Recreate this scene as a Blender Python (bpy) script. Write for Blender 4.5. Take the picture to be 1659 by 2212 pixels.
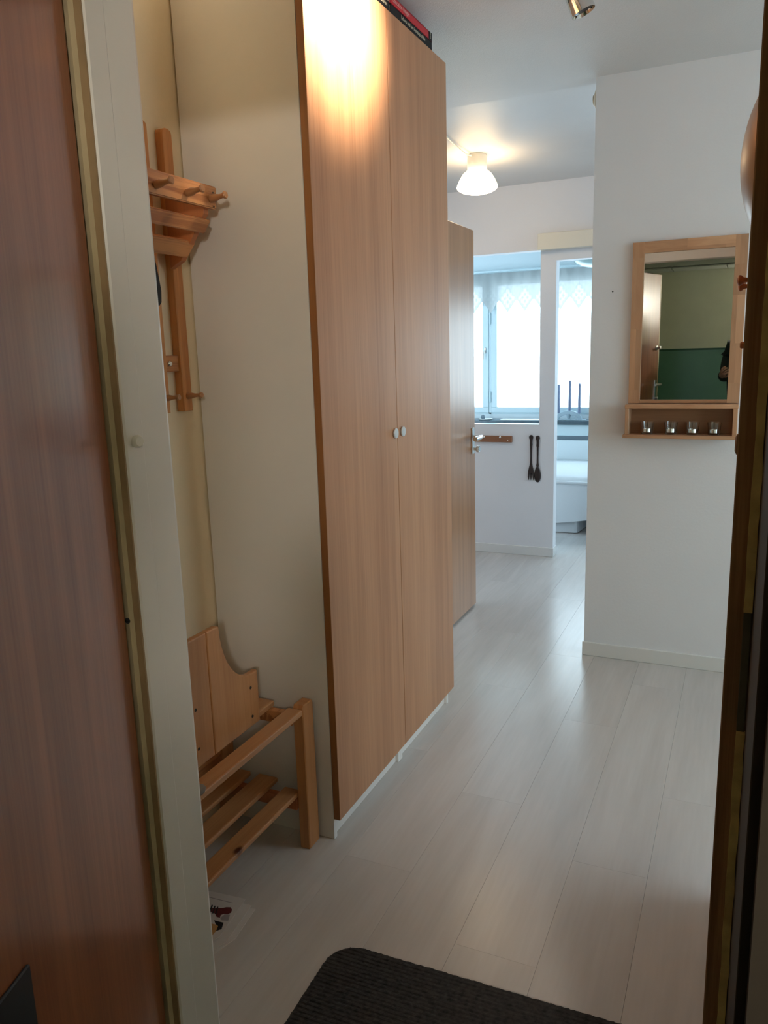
import bpy, bmesh, math, random
from mathutils import Vector, Matrix
random.seed(7)
for o in list(bpy.data.objects): bpy.data.objects.remove(o, do_unlink=True)
S = bpy.context.scene
COL = S.collection
R = math.radians

# ------------------------------------------------------------------ camera
cam = bpy.data.cameras.new('camera'); camo = bpy.data.objects.new('camera', cam); COL.objects.link(camo)
def cam_axes(yaw, pitch, roll):
    f = Vector((-math.sin(yaw)*math.cos(pitch), math.cos(yaw)*math.cos(pitch), math.sin(pitch)))
    r = Vector((math.cos(yaw), math.sin(yaw), 0)); u = r.cross(f)
    c, q = math.cos(roll), math.sin(roll)
    return c*r+q*u, -q*r+c*u, f
LP, LZ = .360, .650
cr, cu, cf = cam_axes(R(24.79), R(-11.585), R(-1.775))
CAMROT = Matrix((cr, cu, -cf)).transposed()
camo.matrix_world = Matrix.Translation((0, 0, 1.44)) @ CAMROT.to_4x4()
cam.sensor_fit = 'VERTICAL'; cam.sensor_height = 36.0; cam.lens = 36.0*1690.05/2212
cam.clip_start = 0.02; cam.clip_end = 100
S.camera = camo

# ------------------------------------------------------------------ sky, exposure
w = bpy.data.worlds.new('sky'); S.world = w; w.use_nodes = True
bg = w.node_tree.nodes['Background']
bg.inputs[0].default_value = (0.71, 0.875, 1.0, 1); bg.inputs[1].default_value = 6.6
S.view_settings.view_transform = 'Standard'; S.view_settings.look = 'None'
S.view_settings.gamma = 1; S.view_settings.use_curve_mapping = False
S.view_settings.exposure = 0.10
S.cycles.max_bounces = 12; S.cycles.diffuse_bounces = 8; S.cycles.glossy_bounces = 5
S.cycles.transparent_max_bounces = 12; S.cycles.transmission_bounces = 8
S.cycles.sample_clamp_indirect = 6.0; S.cycles.caustics_refractive = False
def portal(name, loc, rot, sx, sz):
    l = bpy.data.lights.new(name, 'AREA'); l.shape = 'RECTANGLE'; l.size = sx; l.size_y = sz
    l.cycles.is_portal = True
    o = bpy.data.objects.new(name, l); o.location = loc; o.rotation_euler = rot; COL.objects.link(o)
portal('bedroom_window_portal', (-1.05, 7.16, 1.47), (R(-90), 0, 0), 4.0, 1.3)
portal('side_window_portal', (2.66, 2.33, 1.58), (R(90), 0, R(90)), 2.3, 1.5)

portal('kitchen_window_portal', (2.66, 4.45, 1.55), (R(90), 0, R(90)), 1.3, 1.4)

# ------------------------------------------------------------------ materials
def mat(name, color=(.8,.8,.8), rough=.5, metal=0, spec=.5, noise=0, nscale=8, bump=0, bscale=60, trans=0, emit=None, estr=0, coat=0, ior=1.45):
    m = bpy.data.materials.new(name); m.use_nodes = True
    nt = m.node_tree; b = nt.nodes['Principled BSDF']
    b.inputs['Base Color'].default_value = (*color, 1); b.inputs['Roughness'].default_value = rough
    b.inputs['Metallic'].default_value = metal; b.inputs['Specular IOR Level'].default_value = spec
    b.inputs['Transmission Weight'].default_value = trans; b.inputs['Coat Weight'].default_value = coat
    b.inputs['IOR'].default_value = ior
    if emit: b.inputs['Emission Color'].default_value = (*emit, 1); b.inputs['Emission Strength'].default_value = estr
    tc = nt.nodes.new('ShaderNodeTexCoord')
    if noise:
        n = nt.nodes.new('ShaderNodeTexNoise'); n.inputs['Scale'].default_value = nscale; n.inputs['Detail'].default_value = 5
        nt.links.new(tc.outputs['Object'], n.inputs['Vector'])
        r = nt.nodes.new('ShaderNodeValToRGB')
        r.color_ramp.elements[0].position = .3; r.color_ramp.elements[1].position = .7
        r.color_ramp.elements[0].color = (*[c*(1-noise) for c in color], 1)
        r.color_ramp.elements[1].color = (*[min(1, c*(1+noise)) for c in color], 1)
        nt.links.new(n.outputs['Fac'], r.inputs['Fac']); nt.links.new(r.outputs['Color'], b.inputs['Base Color'])
    if bump:
        n2 = nt.nodes.new('ShaderNodeTexNoise'); n2.inputs['Scale'].default_value = bscale; n2.inputs['Detail'].default_value = 4
        nt.links.new(tc.outputs['Object'], n2.inputs['Vector'])
        bp = nt.nodes.new('ShaderNodeBump'); bp.inputs['Strength'].default_value = bump; bp.inputs['Distance'].default_value = .002
        nt.links.new(n2.outputs['Fac'], bp.inputs['Height']); nt.links.new(bp.outputs['Normal'], b.inputs['Normal'])
    return m

def wood(name, light, dark, axis='z', rough=.4, cross=16, along=.7, contrast=1.0, knots=0, coat=0, rnd=0, spec=.5, fine=.35, bump=.08):
    m = bpy.data.materials.new(name); m.use_nodes = True
    nt = m.node_tree; L = nt.links; b = nt.nodes['Principled BSDF']
    b.inputs['Roughness'].default_value = rough; b.inputs['Coat Weight'].default_value = coat
    b.inputs['Specular IOR Level'].default_value = spec; b.inputs['Coat Roughness'].default_value = .12
    tc = nt.nodes.new('ShaderNodeTexCoord'); src = tc.outputs['Object']
    if rnd:
        oi = nt.nodes.new('ShaderNodeObjectInfo'); ml = nt.nodes.new('ShaderNodeMath'); ml.operation = 'MULTIPLY'; ml.inputs[1].default_value = 37
        L.new(oi.outputs['Random'], ml.inputs[0])
        cb = nt.nodes.new('ShaderNodeCombineXYZ')
        for i in range(3): L.new(ml.outputs[0], cb.inputs[i])
        va = nt.nodes.new('ShaderNodeVectorMath'); va.operation = 'ADD'; L.new(src, va.inputs[0]); L.new(cb.outputs[0], va.inputs[1]); src = va.outputs[0]
    def mapped(c, a):
        mp = nt.nodes.new('ShaderNodeMapping'); s = [c, c, c]; s['xyz'.index(axis)] = a
        mp.inputs['Scale'].default_value = s; L.new(src, mp.inputs['Vector']); return mp.outputs[0]
    n1 = nt.nodes.new('ShaderNodeTexNoise'); n1.inputs['Scale'].default_value = 1; n1.inputs['Detail'].default_value = 3; n1.inputs['Distortion'].default_value = .6
    L.new(mapped(cross, along), n1.inputs['Vector'])
    n2 = nt.nodes.new('ShaderNodeTexNoise'); n2.inputs['Scale'].default_value = 1; n2.inputs['Detail'].default_value = 4
    L.new(mapped(cross*9, along*5), n2.inputs['Vector'])
    mx = nt.nodes.new('ShaderNodeMix'); mx.data_type = 'FLOAT'; mx.inputs[0].default_value = fine
    L.new(n1.outputs['Fac'], mx.inputs[2]); L.new(n2.outputs['Fac'], mx.inputs[3])
    rp = nt.nodes.new('ShaderNodeValToRGB'); e = rp.color_ramp.elements
    e[0].position = .5-.22/contrast; e[1].position = .5+.16/contrast; e[0].color = (*dark, 1); e[1].color = (*light, 1)
    L.new(mx.outputs[0], rp.inputs['Fac']); out = rp.outputs['Color']
    if knots:
        v = nt.nodes.new('ShaderNodeTexVoronoi'); v.inputs['Scale'].default_value = 1; L.new(mapped(knots, knots*.55), v.inputs['Vector'])
        r2 = nt.nodes.new('ShaderNodeValToRGB'); e = r2.color_ramp.elements
        e[0].position = .03; e[1].position = .065; e[0].color = (.16, .06, .02, 1); e[1].color = (1, 1, 1, 1)
        L.new(v.outputs['Distance'], r2.inputs['Fac'])
        mm = nt.nodes.new('ShaderNodeMix'); mm.data_type = 'RGBA'; mm.blend_type = 'MULTIPLY'; mm.inputs[0].default_value = 1
        L.new(out, mm.inputs[6]); L.new(r2.outputs['Color'], mm.inputs[7]); out = mm.outputs[2]
    if rnd:
        hs = nt.nodes.new('ShaderNodeHueSaturation'); mr = nt.nodes.new('ShaderNodeMapRange')
        mr.inputs['To Min'].default_value = 1-rnd; mr.inputs['To Max'].default_value = 1+rnd
        L.new(oi.outputs['Random'], mr.inputs['Value']); L.new(mr.outputs[0], hs.inputs['Value']); L.new(out, hs.inputs['Color']); out = hs.outputs[0]
    L.new(out, b.inputs['Base Color'])
    bp = nt.nodes.new('ShaderNodeBump'); bp.inputs['Strength'].default_value = bump; bp.inputs['Distance'].default_value = .001
    L.new(n2.outputs['Fac'], bp.inputs['Height']); L.new(bp.outputs['Normal'], b.inputs['Normal'])
    return m

M = {}
M['wall'] = mat('wall_white', (.765,.763,.785), .7, noise=.015, nscale=3, bump=.25, bscale=90)
M['cream'] = mat('wall_cream', (.80,.68,.47), .6, noise=.02, nscale=3, bump=.2, bscale=90)
M['ceilfar'] = mat('ceiling_gloss_paint', (.66,.65,.64), .48, noise=.02, nscale=4, bump=.3, bscale=220)
M['ceil'] = mat('ceiling_paint', (.66,.65,.64), .6, noise=.02, nscale=4, bump=.5, bscale=220)
M['base'] = mat('skirting_paint', (.74,.73,.71), .4)
M['white'] = mat('white_lacquer', (.70,.67,.63), .45, noise=.01)
M['doorwhite'] = mat('frame_paint', (.78,.74,.68), .38, noise=.03, nscale=6, bump=.15, bscale=25)
M['winframe'] = mat('window_paint', (.50,.62,.66), .35)  # cool tint of the skylight mixed into the frame colour
M['bedwall'] = mat('bedroom_skylight_tinted_paint', (.62,.70,.73), .7)  # the blue is skylight colour put into the wall paint
M['creamtrim'] = mat('cream_trim_paint', (.74,.69,.58), .45)
M['floor'] = wood('bleached_laminate', (.605,.572,.545), (.475,.44,.412), 'y', rough=.24, cross=9, along=1.1, contrast=.75, knots=0, rnd=.02, fine=.3, bump=.05)
M['slab'] = mat('subfloor', (.25,.22,.20), .8)
M['veneer'] = wood('beech_veneer', (.48,.245,.125), (.33,.15,.072), 'z', rough=.44, cross=14, along=.5, contrast=1.1, fine=.45, spec=.4)
M['veneer_edge'] = wood('beech_edge', (.30,.12,.035), (.22,.085,.022), 'z', rough=.5)
M['leaf'] = wood('varnished_cherry', (.42,.21,.10), (.29,.135,.062), 'z', rough=.3, cross=18, along=.55, contrast=1.2, spec=.42)
M['mahog'] = wood('mahogany', (.38,.135,.058), (.22,.07,.029), 'z', rough=.28, cross=22, along=.8, contrast=1.1, coat=.6)
M['mahog'].node_tree.nodes['Principled BSDF'].inputs['Coat IOR'].default_value = 1.65
M['darkwood'] = wood('dark_frame_wood', (.24,.135,.06), (.13,.07,.03), 'z', rough=.7, cross=30, along=2, spec=.15)
M['jambwood'] = wood('worn_stained_frame_wood', (.40,.25,.13), (.26,.15,.075), 'z', rough=.7, cross=60, along=3, spec=.2, contrast=1.6)
M['blackwood'] = mat('black_brown_paint', (.035,.025,.016), .8)
M['pine_z'] = wood('pine_upright', (.60,.265,.085), (.42,.165,.045), 'z', rough=.4, cross=40, along=1.8, contrast=2.2, fine=.3)
M['pine_y'] = wood('pine_slat', (.50,.215,.075), (.30,.105,.033), 'y', rough=.4, cross=60, along=2.0, contrast=3.2, fine=.2)
M['pine_dark'] = wood('pine_bracket', (.42,.14,.045), (.30,.09,.03), 'z', rough=.45)
M['pine_kz'] = wood('knotty_pine_upright', (.50,.235,.09), (.38,.155,.05), 'z', rough=.38, cross=24, along=1, contrast=1.2, knots=5.5)
M['pine_ky'] = wood('knotty_pine_slat', (.52,.265,.115), (.39,.17,.062), 'y', rough=.38, cross=26, along=1, contrast=1.1, knots=5)
M['peg'] = wood('peg_wood', (.42,.20,.09), (.30,.13,.05), 'x', rough=.35)
M['alder_z'] = wood('alder_upright', (.53,.31,.18), (.42,.22,.115), 'z', rough=.4, cross=20, along=2.6, contrast=1.2, fine=.2, rnd=.16)
M['alder_x'] = wood('alder_rail', (.55,.32,.18), (.38,.19,.10), 'x', rough=.4, cross=20, along=2.6, contrast=1.4, fine=.2, rnd=.16)
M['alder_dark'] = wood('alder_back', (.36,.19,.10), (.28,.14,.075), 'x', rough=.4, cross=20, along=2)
M['rackwood'] = wood('rack_brown', (.30,.125,.06), (.24,.095,.045), 'x', rough=.4)
M['racklight'] = wood('rack_tan', (.50,.29,.14), (.42,.23,.11), 'x', rough=.4)
M['ebony'] = mat('dark_carved_wood', (.030,.018,.016), .4, noise=.3, nscale=60)
M['steel'] = mat('brushed_steel', (.62,.61,.58), .28, metal=1)
M['chrome'] = mat('chrome', (.75,.75,.73), .08, metal=1)
M['silver'] = mat('tealight_aluminium', (.8,.8,.8), .25, metal=1)
M['knobgrey'] = mat('grey_knob_metal', (.62,.62,.60), .4, metal=.6)
M['mirror'] = mat('mirror_silver', (.82,.84,.82), .01, metal=1)
M['glass'] = mat('clear_glass', (.95,.97,.97), .03, trans=1, ior=1.45)
M['wax'] = mat('candle_wax', (.85,.83,.78), .5)
M['seal'] = mat('ochre_foam_seal', (.86,.63,.25), .75, noise=.25, nscale=25, bump=.5, bscale=60)
M['sealL'] = mat('ochre_painted_seal', (.55,.44,.27), .6, noise=.12, nscale=12, bump=.2, bscale=40)
M['sealD'] = mat('jamb_brown_and_rebate_shadow', (.34,.23,.12), .6, noise=.2, nscale=10)
M['bronze'] = mat('polished_bronze', (.30,.20,.12), .33, metal=.45, noise=.12, nscale=7)
M['mat'] = mat('black_coir', (.026,.024,.023), .95, noise=.5, nscale=90, bump=1, bscale=180)
M['black'] = mat('black_plastic', (.008,.008,.009), .6, spec=.3)
M['darkgrey'] = mat('dark_grey_metal', (.045,.045,.05), .4, metal=.4)
M['opal'] = mat('opal_glass_lit', (.9,.88,.8), .3, emit=(1,.73,.42), estr=15)
M['plastic'] = mat('white_plastic', (.76,.72,.62), .4)
M['linen'] = mat('white_linen', (.55,.58,.60), .85, bump=.4, bscale=40)
M['boxplastic'] = mat('storage_box_plastic', (.55,.58,.60), .35)
M['sill'] = mat('dark_sill_stone', (.05,.08,.10), .3, noise=.2, nscale=30)
M['slot'] = mat('grey_painted_slot', (.11,.15,.18), .5)
M['candle'] = mat('grey_candle', (.16,.20,.30), .45)
M['holder'] = mat('frosted_glass_holder', (.45,.58,.66), .25, trans=.35)
M['lampglass'] = mat('grey_green_lamp_glass', (.30,.42,.42), .2)
M['green'] = mat('green_dado_paint', (.095,.22,.145), .35, noise=.05, nscale=6)
M['greenline'] = mat('dark_green_line', (.012,.07,.035), .4)
M['yellowgreen'] = mat('stair_wall_paint', (.58,.58,.45), .5, noise=.03)
M['greypanel'] = mat('grey_ceiling_panel', (.36,.37,.32), .6)
M['stairfloor'] = mat('stair_concrete', (.07,.066,.06), .6, noise=.2, nscale=30)
M['red'] = mat('red_cover', (.50,.012,.022), .4)
M['paper'] = mat('paper', (.62,.58,.55), .7, noise=.02)
M['paper2'] = mat('page_edges', (.75,.73,.68), .8)
M['redprint'] = mat('dark_red_print', (.10,.012,.014), .5)
M['tanprint'] = mat('orange_print', (.50,.27,.10), .5)
M['greyprint'] = mat('grey_print', (.33,.30,.30), .6)
M['ink'] = mat('black_ink', (.012,.012,.014), .6)
M['pinktext'] = mat('pink_lettering', (.80,.36,.34), .5)
M['creamtext'] = mat('cream_lettering', (.55,.50,.38), .5)
M['skin'] = mat('skin', (.38,.20,.14), .5, noise=.06, nscale=30)
M['hair'] = mat('dark_hair', (.03,.02,.015), .6)
M['jacket'] = mat('black_jacket_cloth', (.012,.02,.018), .8, bump=.3, bscale=80)
M['shirt'] = mat('grey_shirt_cloth', (.18,.20,.18), .8)
M['plate'] = mat('tarnished_plate', (.14,.13,.09), .7)
M['jeans'] = mat('dark_jeans', (.03,.04,.07), .85)
M['felt'] = mat('grey_felt', (.20,.17,.14), .9)

def pane_mat():
    m = bpy.data.materials.new('window_glass'); m.use_nodes = True; nt = m.node_tree; nt.nodes.clear()
    o = nt.nodes.new('ShaderNodeOutputMaterial'); t = nt.nodes.new('ShaderNodeBsdfTransparent'); g = nt.nodes.new('ShaderNodeBsdfGlossy')
    t.inputs[0].default_value = (.95,.98,.98,1); g.inputs['Roughness'].default_value = .02
    mx = nt.nodes.new('ShaderNodeMixShader'); mx.inputs[0].default_value = .05
    nt.links.new(t.outputs[0], mx.inputs[1]); nt.links.new(g.outputs[0], mx.inputs[2]); nt.links.new(mx.outputs[0], o.inputs[0])
    return m
M['pane'] = pane_mat()

def lace_mat(period):
    m = bpy.data.materials.new('white_lace'); m.use_nodes = True; nt = m.node_tree; nt.nodes.clear(); L = nt.links
    def nd(t, **k):
        n = nt.nodes.new(t)
        for a, v in k.items(): setattr(n, a, v)
        return n
    def mth(op, a, b=None):
        n = nd('ShaderNodeMath', operation=op)
        for i, v in enumerate((a, b)):
            if v is None: continue
            if isinstance(v, (int, float)): n.inputs[i].default_value = v
            else: L.new(v, n.inputs[i])
        return n.outputs[0]
    tc = nd('ShaderNodeTexCoord'); sp = nd('ShaderNodeSeparateXYZ'); L.new(tc.outputs['Object'], sp.inputs[0])
    u = mth('ABSOLUTE', mth('SUBTRACT', mth('FRACT', mth('DIVIDE', sp.outputs[0], period)), .5))       # 0 at diamond axis
    v = mth('ABSOLUTE', mth('DIVIDE', mth('SUBTRACT', sp.outputs[2], -.222), .20))
    d = mth('ADD', u, v)                                # <.5 inside the diamond
    inside = mth('LESS_THAN', d, .44); line = mth('MULTIPLY', mth('GREATER_THAN', d, .44), mth('LESS_THAN', d, .52))
    p = mth('ADD', u, mth('DIVIDE', mth('SUBTRACT', sp.outputs[2], -.222), .20)); q = mth('SUBTRACT', u, mth('DIVIDE', mth('SUBTRACT', sp.outputs[2], -.222), .20))
    c1 = mth('LESS_THAN', mth('ABSOLUTE', mth('SUBTRACT', mth('FRACT', mth('MULTIPLY', p, 3.4)), .5)), .26)
    c2 = mth('LESS_THAN', mth('ABSOLUTE', mth('SUBTRACT', mth('FRACT', mth('MULTIPLY', q, 3.4)), .5)), .26)
    holes = mth('MULTIPLY', inside, mth('MULTIPLY', c1, c2))
    dens = mth('ADD', mth('ADD', .955, mth('MULTIPLY', line, .02)), mth('MULTIPLY', holes, .07))
    dens = mth('SUBTRACT', dens, mth('MULTIPLY', inside, .050))
    t = nd('ShaderNodeBsdfTransparent'); df = nd('ShaderNodeBsdfDiffuse'); tl = nd('ShaderNodeBsdfTranslucent')
    df.inputs[0].default_value = (.82,.86,.86,1); tl.inputs[0].default_value = (.19,.20,.20,1)
    m1 = nd('ShaderNodeMixShader'); m1.inputs[0].default_value = .7; L.new(df.outputs[0], m1.inputs[1]); L.new(tl.outputs[0], m1.inputs[2])
    m2 = nd('ShaderNodeMixShader'); L.new(dens, m2.inputs[0]); L.new(t.outputs[0], m2.inputs[1]); L.new(m1.outputs[0], m2.inputs[2])
    o = nd('ShaderNodeOutputMaterial'); L.new(m2.outputs[0], o.inputs[0])
    return m
M['lace'] = lace_mat(.155)

# ------------------------------------------------------------------ geometry helpers
def new(): return bmesh.new()
def box(bm, x0, x1, y0, y1, z0, z1, bev=0, seg=1, mtx=None):
    r = bmesh.ops.create_cube(bm, size=1); vs = r['verts']
    for v in vs: v.co = Vector(((x0+x1)/2+v.co.x*(x1-x0), (y0+y1)/2+v.co.y*(y1-y0), (z0+z1)/2+v.co.z*(z1-z0)))
    if mtx:
        for v in vs: v.co = mtx @ v.co
    if bev:
        es = list({e for v in vs for e in v.link_edges})
        bmesh.ops.bevel(bm, geom=es, offset=bev, segments=seg, profile=.5, affect='EDGES')
    return bm
def prism(bm, pts, axis, a0, a1, bev=0, seg=1):
    def P(p, a):
        if axis == 'x': return Vector((a, p[0], p[1]))
        if axis == 'y': return Vector((p[0], a, p[1]))
        return Vector((p[0], p[1], a))
    va = [bm.verts.new(P(p, a0)) for p in pts]; vb = [bm.verts.new(P(p, a1)) for p in pts]
    n = len(pts); fs = [bm.faces.new(va), bm.faces.new(vb[::-1])]
    for i in range(n): fs.append(bm.faces.new((va[i], vb[i], vb[(i+1) % n], va[(i+1) % n])))
    bmesh.ops.recalc_face_normals(bm, faces=fs)
    if bev:
        es = [e for e in fs[0].edges]+[e for e in fs[1].edges]
        bmesh.ops.bevel(bm, geom=es, offset=bev, segments=seg, profile=.5, affect='EDGES')
    return bm
def basis(d):
    d = Vector(d).normalized(); a = Vector((0, 0, 1)) if abs(d.z) < .9 else Vector((1, 0, 0))
    u = d.cross(a).normalized(); return u, d.cross(u)
def lathe(bm, prof, center, axis=(0,0,1), seg=24):
    c = Vector(center); d = Vector(axis).normalized(); u, v = basis(d); rings = []
    for r, h in prof:
        if r < 1e-6: rings.append([bm.verts.new(c+d*h)])
        else: rings.append([bm.verts.new(c+d*h+(u*math.cos(t)+v*math.sin(t))*r) for t in [2*math.pi*i/seg for i in range(seg)]])
    fs = []
    for a, b in zip(rings, rings[1:]):
        for i in range(seg):
            j = (i+1) % seg
            q = ([a[0]] if len(a) == 1 else [a[i], a[j]])+([b[0]] if len(b) == 1 else [b[j], b[i]])
            if len(q) > 2: fs.append(bm.faces.new(q))
    for rg, in ((rings[0],), (rings[-1],)):
        if len(rg) > 1 and rings[0] is not rings[-1]: fs.append(bm.faces.new(rg))
    bmesh.ops.recalc_face_normals(bm, faces=fs)
    return bm
def rod(bm, a, b, r0, r1=None, seg=12):
    a, b = Vector(a), Vector(b); return lathe(bm, [(r0, 0), (r1 if r1 is not None else r0, (b-a).length)], a, b-a, seg)
def tube(bm, pts, r, seg=8):
    pts = [Vector(p) for p in pts]; rings = []
    rr = r if isinstance(r, (list, tuple)) else [r]*len(pts)
    for i, p in enumerate(pts):
        d = (pts[min(i+1, len(pts)-1)]-pts[max(i-1, 0)]).normalized(); u, v = basis(d)
        rings.append([bm.verts.new(p+(u*math.cos(t)+v*math.sin(t))*rr[i]) for t in [2*math.pi*k/seg for k in range(seg)]])
    fs = [bm.faces.new(rings[0]), bm.faces.new(rings[-1])]
    for a, b in zip(rings, rings[1:]):
        for k in range(seg): fs.append(bm.faces.new((a[k], a[(k+1) % seg], b[(k+1) % seg], b[k])))
    bmesh.ops.recalc_face_normals(bm, faces=fs); return bm
def obj(name, bm, m, parent=None, smooth=False, kind=None, label=None):
    """bm is in world coordinates; shifted to the parent's frame (parents here are unrotated)"""
    off = Vector((0, 0, 0)); p = parent
    while p: off += p.location; p = p.parent
    if off.length: bmesh.ops.translate(bm, verts=bm.verts, vec=-off)
    me = bpy.data.meshes.new(name); bm.to_mesh(me); bm.free()
    if smooth:
        me.polygons.foreach_set('use_smooth', [True]*len(me.polygons))
        try: me.set_sharp_from_angle(angle=R(40))
        except Exception: pass
    me.materials.append(M[m] if isinstance(m, str) else m)
    o = bpy.data.objects.new(name, me); COL.objects.link(o); o.parent = parent
    if kind: o['kind'] = kind
    if label: o['label'] = label
    return o
def struct(name, bm, m, parent=None, smooth=False):
    o = obj(name, bm, m, parent, smooth)
    if not parent: o['kind'] = 'structure'
    return o
def thing(name, label, cat, loc=(0,0,0), group=None):
    o = bpy.data.objects.new(name, None); o.empty_display_size = .05; COL.objects.link(o); o.location = loc
    o['label'] = label; o['category'] = cat
    if group: o['group'] = group
    return o
def tag(o, label, cat, group=None):
    o['label'] = label; o['category'] = cat
    if group: o['group'] = group
    return o
def B(*a, **k): return box(new(), *a, **k)
def text_part(name, s, size, origin, xdir, ydir, m, parent, extrude=.0003, sx=1):
    cu_ = bpy.data.curves.new(name, 'FONT'); cu_.body = s; cu_.size = size; cu_.extrude = extrude; cu_.resolution_u = 2
    to = bpy.data.objects.new('tmp', cu_); COL.objects.link(to)
    dg = bpy.context.evaluated_depsgraph_get(); me = bpy.data.meshes.new_from_object(to.evaluated_get(dg))
    bpy.data.objects.remove(to, do_unlink=True)
    bm = new(); bm.from_mesh(me); bpy.data.meshes.remove(me)
    X = Vector(xdir).normalized(); Y = Vector(ydir).normalized(); Z = X.cross(Y)
    for v in bm.verts: v.co = Vector(origin)+X*v.co.x*sx+Y*v.co.y+Z*v.co.z
    return obj(name, bm, m, parent)

H = 2.52
YM, YF, YW = 3.577, 5.289, 7.0     # mirror wall, partition, window wall
# ================================================================== STRUCTURE
floor = struct('floor', B(-3.2, 3.2, .70, 7.0, -.06, -.009), 'slab')
PL, PW = 1.29, .204
pm = B(0, PW-.0005, 0, PL-.0003, -.009, 0, bev=.0003)
first = None; ends = {}
for i, k in enumerate(range(-12, 15)):
    x = -.576+k*PW
    if x < -3.05 or x > 2.95: continue
    y = 1.586-PL*2+([0, .43, .86, .21, .65][k % 5] if k else 0)
    while y < 7.0:
        y0, y1 = max(y, .70), min(y+PL, 7.0)
        if y1-y0 > .03:
            if y0 == y and y1 == y+PL:
                if first is None:
                    first = obj('plank', pm, 'floor', floor); o = first
                else:
                    o = bpy.data.objects.new('plank', first.data); COL.objects.link(o); o.parent = floor
            else:
                o = obj('plank', B(0, PW-.0005, 0, y1-y0-.0003, -.009, 0, bev=.0003), 'floor', floor)
            o.location = (x, y0, 0)
        y += PL
struct('floor_stairwell', B(-1.7, 1.3, -1.4, .70, -.06, -.002), 'stairfloor')

# hall ceiling; the far ceiling runs slightly down towards the partition
struct('ceiling', B(-1.75, 3.2, 1.09, YM+.085, H, H+.12), 'ceil')
bm = new(); prism(bm, [(YM+.085, H+.012), (YF+.09, H-.05), (YF+.09, H+.12), (YM+.085, H+.12)], 'x', -3.2, 3.2)
struct('ceiling_far_room', bm, 'ceilfar')
struct('ceiling_bedroom', B(-3.2, 1.2, YF+.09, YW+.12, 2.30, 2.42), 'bedwall')

# alcove / left wall, jog, far left wall
struct('wall_left', B(-1.55, -1.43, 1.09, 3.20, 0, H), 'cream')
bm = B(-2.5, -1.43, 3.20, 3.30, 0, H+.02); box(bm, -2.6, -2.5, 3.20, YF+.09, 0, H+.02)
struct('wall_left_far', bm, 'wall')
# entrance wall on both sides and above the door frame (between stairwell and flat)
struct('wall_front_left', B(-1.75, -.993, .70, 1.09, 0, H+.12), 'cream')
struct('wall_front_right', B(.052, 3.2, .70, 1.09, 0, H+.12), 'cream')
struct('wall_front_above', B(-.985, .05, .70, 1.09, 2.102, H+.12), 'cream')
# short right wall carrying the pegs
struct('wall_right', B(.042, .12, 1.09, 2.00, 0, H), 'wall')
# mirror wall with end face
struct('wall_mirror', B(-.628, 3.2, YM, YM+.085, 0, H+.01), 'wall')
struct('baseboard_mirror', B(-.634, 3.1, YM-.011, YM, 0, .066, bev=.002), 'base')
# side room: window wall
bm = B(2.6, 2.7, 1.09, YM, 0, .82); box(bm, 2.6, 2.7, 1.09, YM, 2.32, H); box(bm, 2.6, 2.7, 1.09, 1.20, .82, 2.32); box(bm, 2.6, 2.7, 3.46, YM, .82, 2.32)
struct('wall_side_room', bm, 'wall')
wf = B(2.62, 2.68, 1.2, 3.46, .82, .88); box(wf, 2.62, 2.68, 1.2, 3.46, 2.26, 2.32); box(wf, 2.62, 2.68, 1.2, 1.26, .88, 2.26); box(wf, 2.62, 2.68, 3.40, 3.46, .88, 2.26); box(wf, 2.62, 2.68, 2.30, 2.36, .88, 2.26)
w2 = struct('window_2', wf, 'winframe')
obj('pane', B(2.645, 2.651, 1.26, 2.30, .88, 2.26), 'pane', w2); obj('pane', B(2.645, 2.651, 2.36, 3.40, .88, 2.26), 'pane', w2)
# partition with pass-through opening and sliding-door opening
bm = B(-2.5, -1.260, YF, YF+.09, 0, .919)                 # below the opening
box(bm, -2.5, -1.90, YF, YF+.09, .919, 2.056)
box(bm, -2.5, -1.260, YF, YF+.09, 2.056, H+.02)
box(bm, -1.260, -1.156, YF, YF+.09, 0, H+.02)             # pillar
box(bm, -1.156, .15, YF, YF+.09, 1.985, H+.02)            # above doorway
box(bm, .15, 3.2, YF, YF+.09, 0, H+.02)
struct('wall_partition', bm, 'wall')
struct('baseboard_partition', B(-2.5, -1.166, YF-.012, YF, 0, .064, bev=.002), 'base')
struct('baseboard_pillar', B(-1.166, -1.150, YF-.012, YF+.09, 0, .064, bev=.002), 'base')
struct('trim_1', B(-1.92, -1.262, YF+.002, YF+.088, .905, .921, bev=.002), 'winframe')
struct('trim_2', B(-1.268, .30, YF-.055, YF, 2.050, 2.152, bev=.003), 'creamtrim')     # sliding door track cover
ya, yb = 3.78, 5.12
bm = B(2.6, 2.7, YM+.085, YF, 0, .82); box(bm, 2.6, 2.7, YM+.085, YF, 2.28, H); box(bm, 2.6, 2.7, YM+.085, ya, .82, 2.28); box(bm, 2.6, 2.7, yb, YF, .82, 2.28)
struct('wall_far_right', bm, 'wall')
wf = B(2.62, 2.68, ya, yb, .82, .88); box(wf, 2.62, 2.68, ya, yb, 2.22, 2.28); box(wf, 2.62, 2.68, ya, ya+.06, .88, 2.22); box(wf, 2.62, 2.68, yb-.06, yb, .88, 2.22)
w3 = struct('window_3', wf, 'winframe'); obj('pane', B(2.645, 2.651, ya+.06, yb-.06, .88, 2.22), 'pane', w3)
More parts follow.
